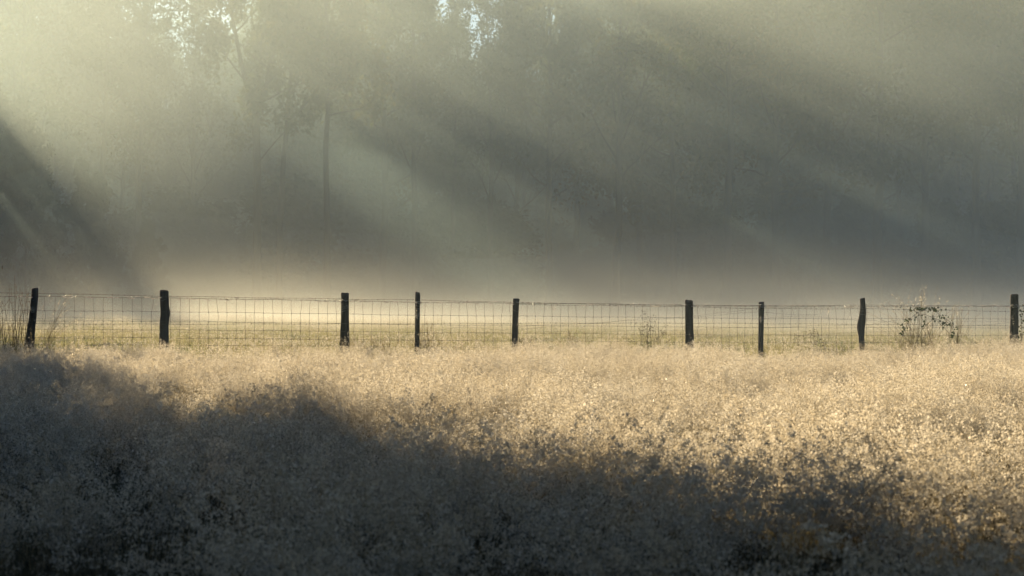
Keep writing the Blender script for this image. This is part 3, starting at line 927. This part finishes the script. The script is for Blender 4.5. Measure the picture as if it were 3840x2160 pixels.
# front row trees one can tell apart: (u, distance, kind, variant, height, rz, lean, wide, label)
FRONT = [
    (60, 126, 'airy', 1, 25, 0.3, 0, 1, 'faint tree at the hazy upper corner of the wood on the sun side'),
    (255, 122, 'tall', 1, 24, 1.0, 0, .9, 'slim straight tree in bright haze under the first sky gaps'),
    (350, 124, 'airy', 0, 24, 2.0, 0, .9, 'airy tree standing under the bright sky gaps left of the forked tree'),
    (480, 128, 'airy', 2, 21, 0.5, 0, .9, 'thin tree close to the left of the forked tree'),
    (645, 116, 'fork', 0, 25, 0.15, 0, .9, 'forked tree whose dark trunk splits in two beside a pale gap'),
    (700, 117, 'tall', 3, 24, 0.0, .05, .8, 'leaning tree trunk just right of the forked tree'),
    (820, 115, 'tall', 2, 25.5, 0.4, 0, .8, 'strong straight dark trunk with short side limbs, most distinct in the haze'),
    (955, 122, 'tall', 1, 25, 3.0, 0, .9, 'slender trunk right of the strong straight trunk'),
    (1045, 124, 'airy', 1, 23, 1.3, 0, .9, 'slender trunk with yellowish leaves left of the central sky gap'),
    (1140, 126, 'airy', 0, 19, 2.1, 0, .8, 'crooked tree directly below the central sky gap'),
    (1235, 122, 'airy', 2, 20, 4.0, 0, .9, 'thin tree under the right side of the central sky gap'),
    (1380, 124, 'broad', 1, 26, 1.0, 0, .8, 'leafy tree between the central sky gap and the fan-branched tree'),
    (1550, 117, 'airy', 2, 23, 0.2, 0, 1.05, 'tree with a clear fan of upswept bare branches'),
    (1700, 124, 'broad', 0, 26, 2.6, 0, .8, 'green leafy tree right of the fan-branched tree'),
    (1825, 120, 'tall', 3, 26, 1.9, 0, 1, 'yellow-green tree with sparkling leaves in the upper right half'),
    (1960, 124, 'broad', 2, 27, 0.7, 0, .9, 'dim green tree with a broad crown right of the sparkling tree'),
    (2080, 126, 'airy', 0, 26, 3.3, 0, 1, 'dim slender tree in the blue-green haze of the right half'),
    (2205, 120, 'tall', 0, 27, 2.2, 0, 1, 'dark single trunk in the upper right with leaves at its top'),
    (2330, 124, 'broad', 1, 27, 4.4, 0, .9, 'broad dark crown before the small sky gap at the upper right'),
    (2455, 122, 'fork', 0, 26, 3.6, 0, .9, 'forked dark tree near the upper right corner'),
    (2570, 120, 'broad', 2, 27, 5.2, 0, .9, 'darkest tree cut by the right edge of the frame'),
]
for (u, d, kind, k, H, rz, lean, wide, lab) in FRONT:
    place(kind, k, tx(u, d), d, H, lab, 'tree', None, rz, lean, wide)
rt = np.random.RandomState(77)
def sky_cut(u):
    """tree height factor over the frame: lower crowns where the sky shows"""
    return 1.0 - .30 * math.exp(-((u - 460) / 260) ** 2) - .33 * math.exp(-((u - 1200) / 130) ** 2)
for rowi, (d0, cnt) in enumerate([(136, 17), (148, 18), (162, 18)]):
    for i in range(cnt):
        u = -150 + (2900) * (i + rt.uniform(.1, .9)) / cnt
        d = d0 + rt.uniform(-4, 4)
        H = (805 + 60) / FU * d * sky_cut(u) * rt.uniform(.95, 1.12)
        kind = ('broad', 'tall', 'broad', 'airy')[rt.randint(4)]
        k = rt.randint({'broad': 3, 'tall': 4, 'airy': 3}[kind])
        place(kind, k, tx(u, d), d, H, 'blurred tree deep in the misty wood behind the front trunks', 'tree', 'trees deep in the misty wood', rt.uniform(0, 6.3), 0, rt.uniform(.85, 1.1))
for i in range(30):
    u = -300 + 3200 * (i + rt.uniform(.2, .8)) / 30
    d = 176 + rt.uniform(-4, 4)
    place('dense', i % 2, tx(u, d), d, (17 + 2 * math.sin(i * 1.7)), 'dark bushy tree at the back of the misty wood', 'tree', 'bushy trees at the back of the wood', rt.uniform(0, 6.3), 0, 1.2)
place('dense', 1, tx(1430, 172), 172, 17, 'dark bushy tree at the back of the misty wood', 'tree', 'bushy trees at the back of the wood')
for i in range(44):
    u = -120 + 2820 * (i + rt.uniform(0, 1)) / 44
    d = rt.uniform(124, 145); H = rt.uniform(3.5, 8)
    place('shrub', rt.randint(3), tx(u, d), d, H, 'dim undergrowth shrub at the foot of the misty wood', 'shrub', 'undergrowth shrubs at the foot of the wood', rt.uniform(0, 6.3), 0, rt.uniform(.9, 1.5))

# trees on the sun side, beyond the edge of the frame, whose shadows fall on meadow and mist
SIDE = [(-24.1, 55, 27, 'dense', 0, .72), (-31, 53, 27, 'dense', 1, .9), (-36, 50, 27, 'dense', 0, .9), (-41, 47, 27, 'dense', 1, .9),
        (-46, 44, 27, 'dense', 0, .9), (-29, 47, 22, 'dense', 1, .8), (-34, 42, 22, 'dense', 0, .9), (-39, 38, 22, 'dense', 1, .9), (-33, 59, 27, 'dense', 0, .9),
        (-25, 40, 16, 'dense', 1, .8), (-22, 32, 13, 'dense', 0, .8), (-28, 30, 18, 'dense', 1, .9)]
WEDGE = [(-25.8, 88), (-28.3, 96), (-30.8, 104), (-33.4, 112), (-36.5, 121), (-31.5, 90), (-35, 99), (-38, 107), (-41, 115), (-37, 92), (-43, 100), (-47, 108), (-50, 118)]
for i, (x, y) in enumerate(WEDGE):
    SIDE.append((x, y, .1324 * y + .3 + (i % 3) * .5, 'dense', i % 2, .62 if i < 5 else .9))
for (x, y, H) in [(-27, 114, 10.5), (-24, 117, 8), (-21, 118, 5.5), (-31, 118, 13), (-35, 116, 14), (-29, 120, 12)]:  # bushy trees added to shade the haze low in the wood's corner
    SIDE.append((x, y, H, 'dense', int(x) % 2, .8))
for (x, y) in [(-21.6, 72), (-22.5, 77), (-28, 66), (-27, 75), (-30, 82), (-30, 70)]:
    SIDE.append((x, y, .1324 * y + (.3 if x < -24 else -2.2), 'dense', int(x) % 2, .62 if x > -23.5 and y < 79 else .85))
for (x, y, H) in [(11, 9, 17), (14, 20, 19), (17, 28, 18), (21, 36, 19), (0, -13, 24), (-7, -9, 23), (7, -13, 24), (-3.5, -8.5, 19), (4.5, -8, 20), (9.5, -4.5, 19), (-10, -5, 20), (-9, -12, 20), (-16, -4, 22), (3, -16, 21), (11, -11, 22), (17, -3, 21), (22, 6, 20), (-18, 10, 17), (-21, 20, 16), (26, 14, 19)]:  # unseen trees added round the camera to block the sky and darken the grass
    SIDE.append((x, y, H, 'dense', int(x + H) % 2, 1.0))
for i, (x, y, H, kind, k, wd) in enumerate(SIDE):
    if y > 113 and abs(x) < y * TANH + 6:
        lab, grp = 'dim bushy tree added low in the corner of the wood to shade it', 'bushy trees added to shade the corner of the wood'
    elif y < 25:
        lab, grp = 'unseen leafy tree added round the near end of the meadow to darken its front', 'unseen trees added round the near end of the meadow'
    else:  # also catches the farther added sky-blocking trees, right of the frame
        lab, grp = 'dense leafy tree on the sun side of the meadow casting its shadow over the grass', 'shade trees on the sun side'
    place(kind, k, x, y, H, lab, 'tree', grp, i * 1.3, -.045 if i == 0 else 0, wd)
for i, (x, y, H) in enumerate([(-3.5, -5, 22), (5, -6.5, 23), (-11, 2, 21), (-10, 11, 24), (9, 7, 22), (0, -9, 25)]):  # unseen crowns added overhead to keep sky light off the foreground
    place('canopy', 0, x, y, H, 'unseen spreading tree added over the near meadow to block the sky', 'tree', 'unseen spreading trees added to block the sky', i * 2.0, 0, 1.0)
for i in range(16):
    x = -50 - 5.0 * i * .9; y = 112 + 4 * (i % 3)
    place(('broad', 'tall')[i % 2], i % 3, x, y, 17 + 6 * (i % 4 == 1), 'tree of the misty wood continuing beyond the sun side of the frame', 'tree', 'wood continuing on the sun side', i * .9, 0, .9)
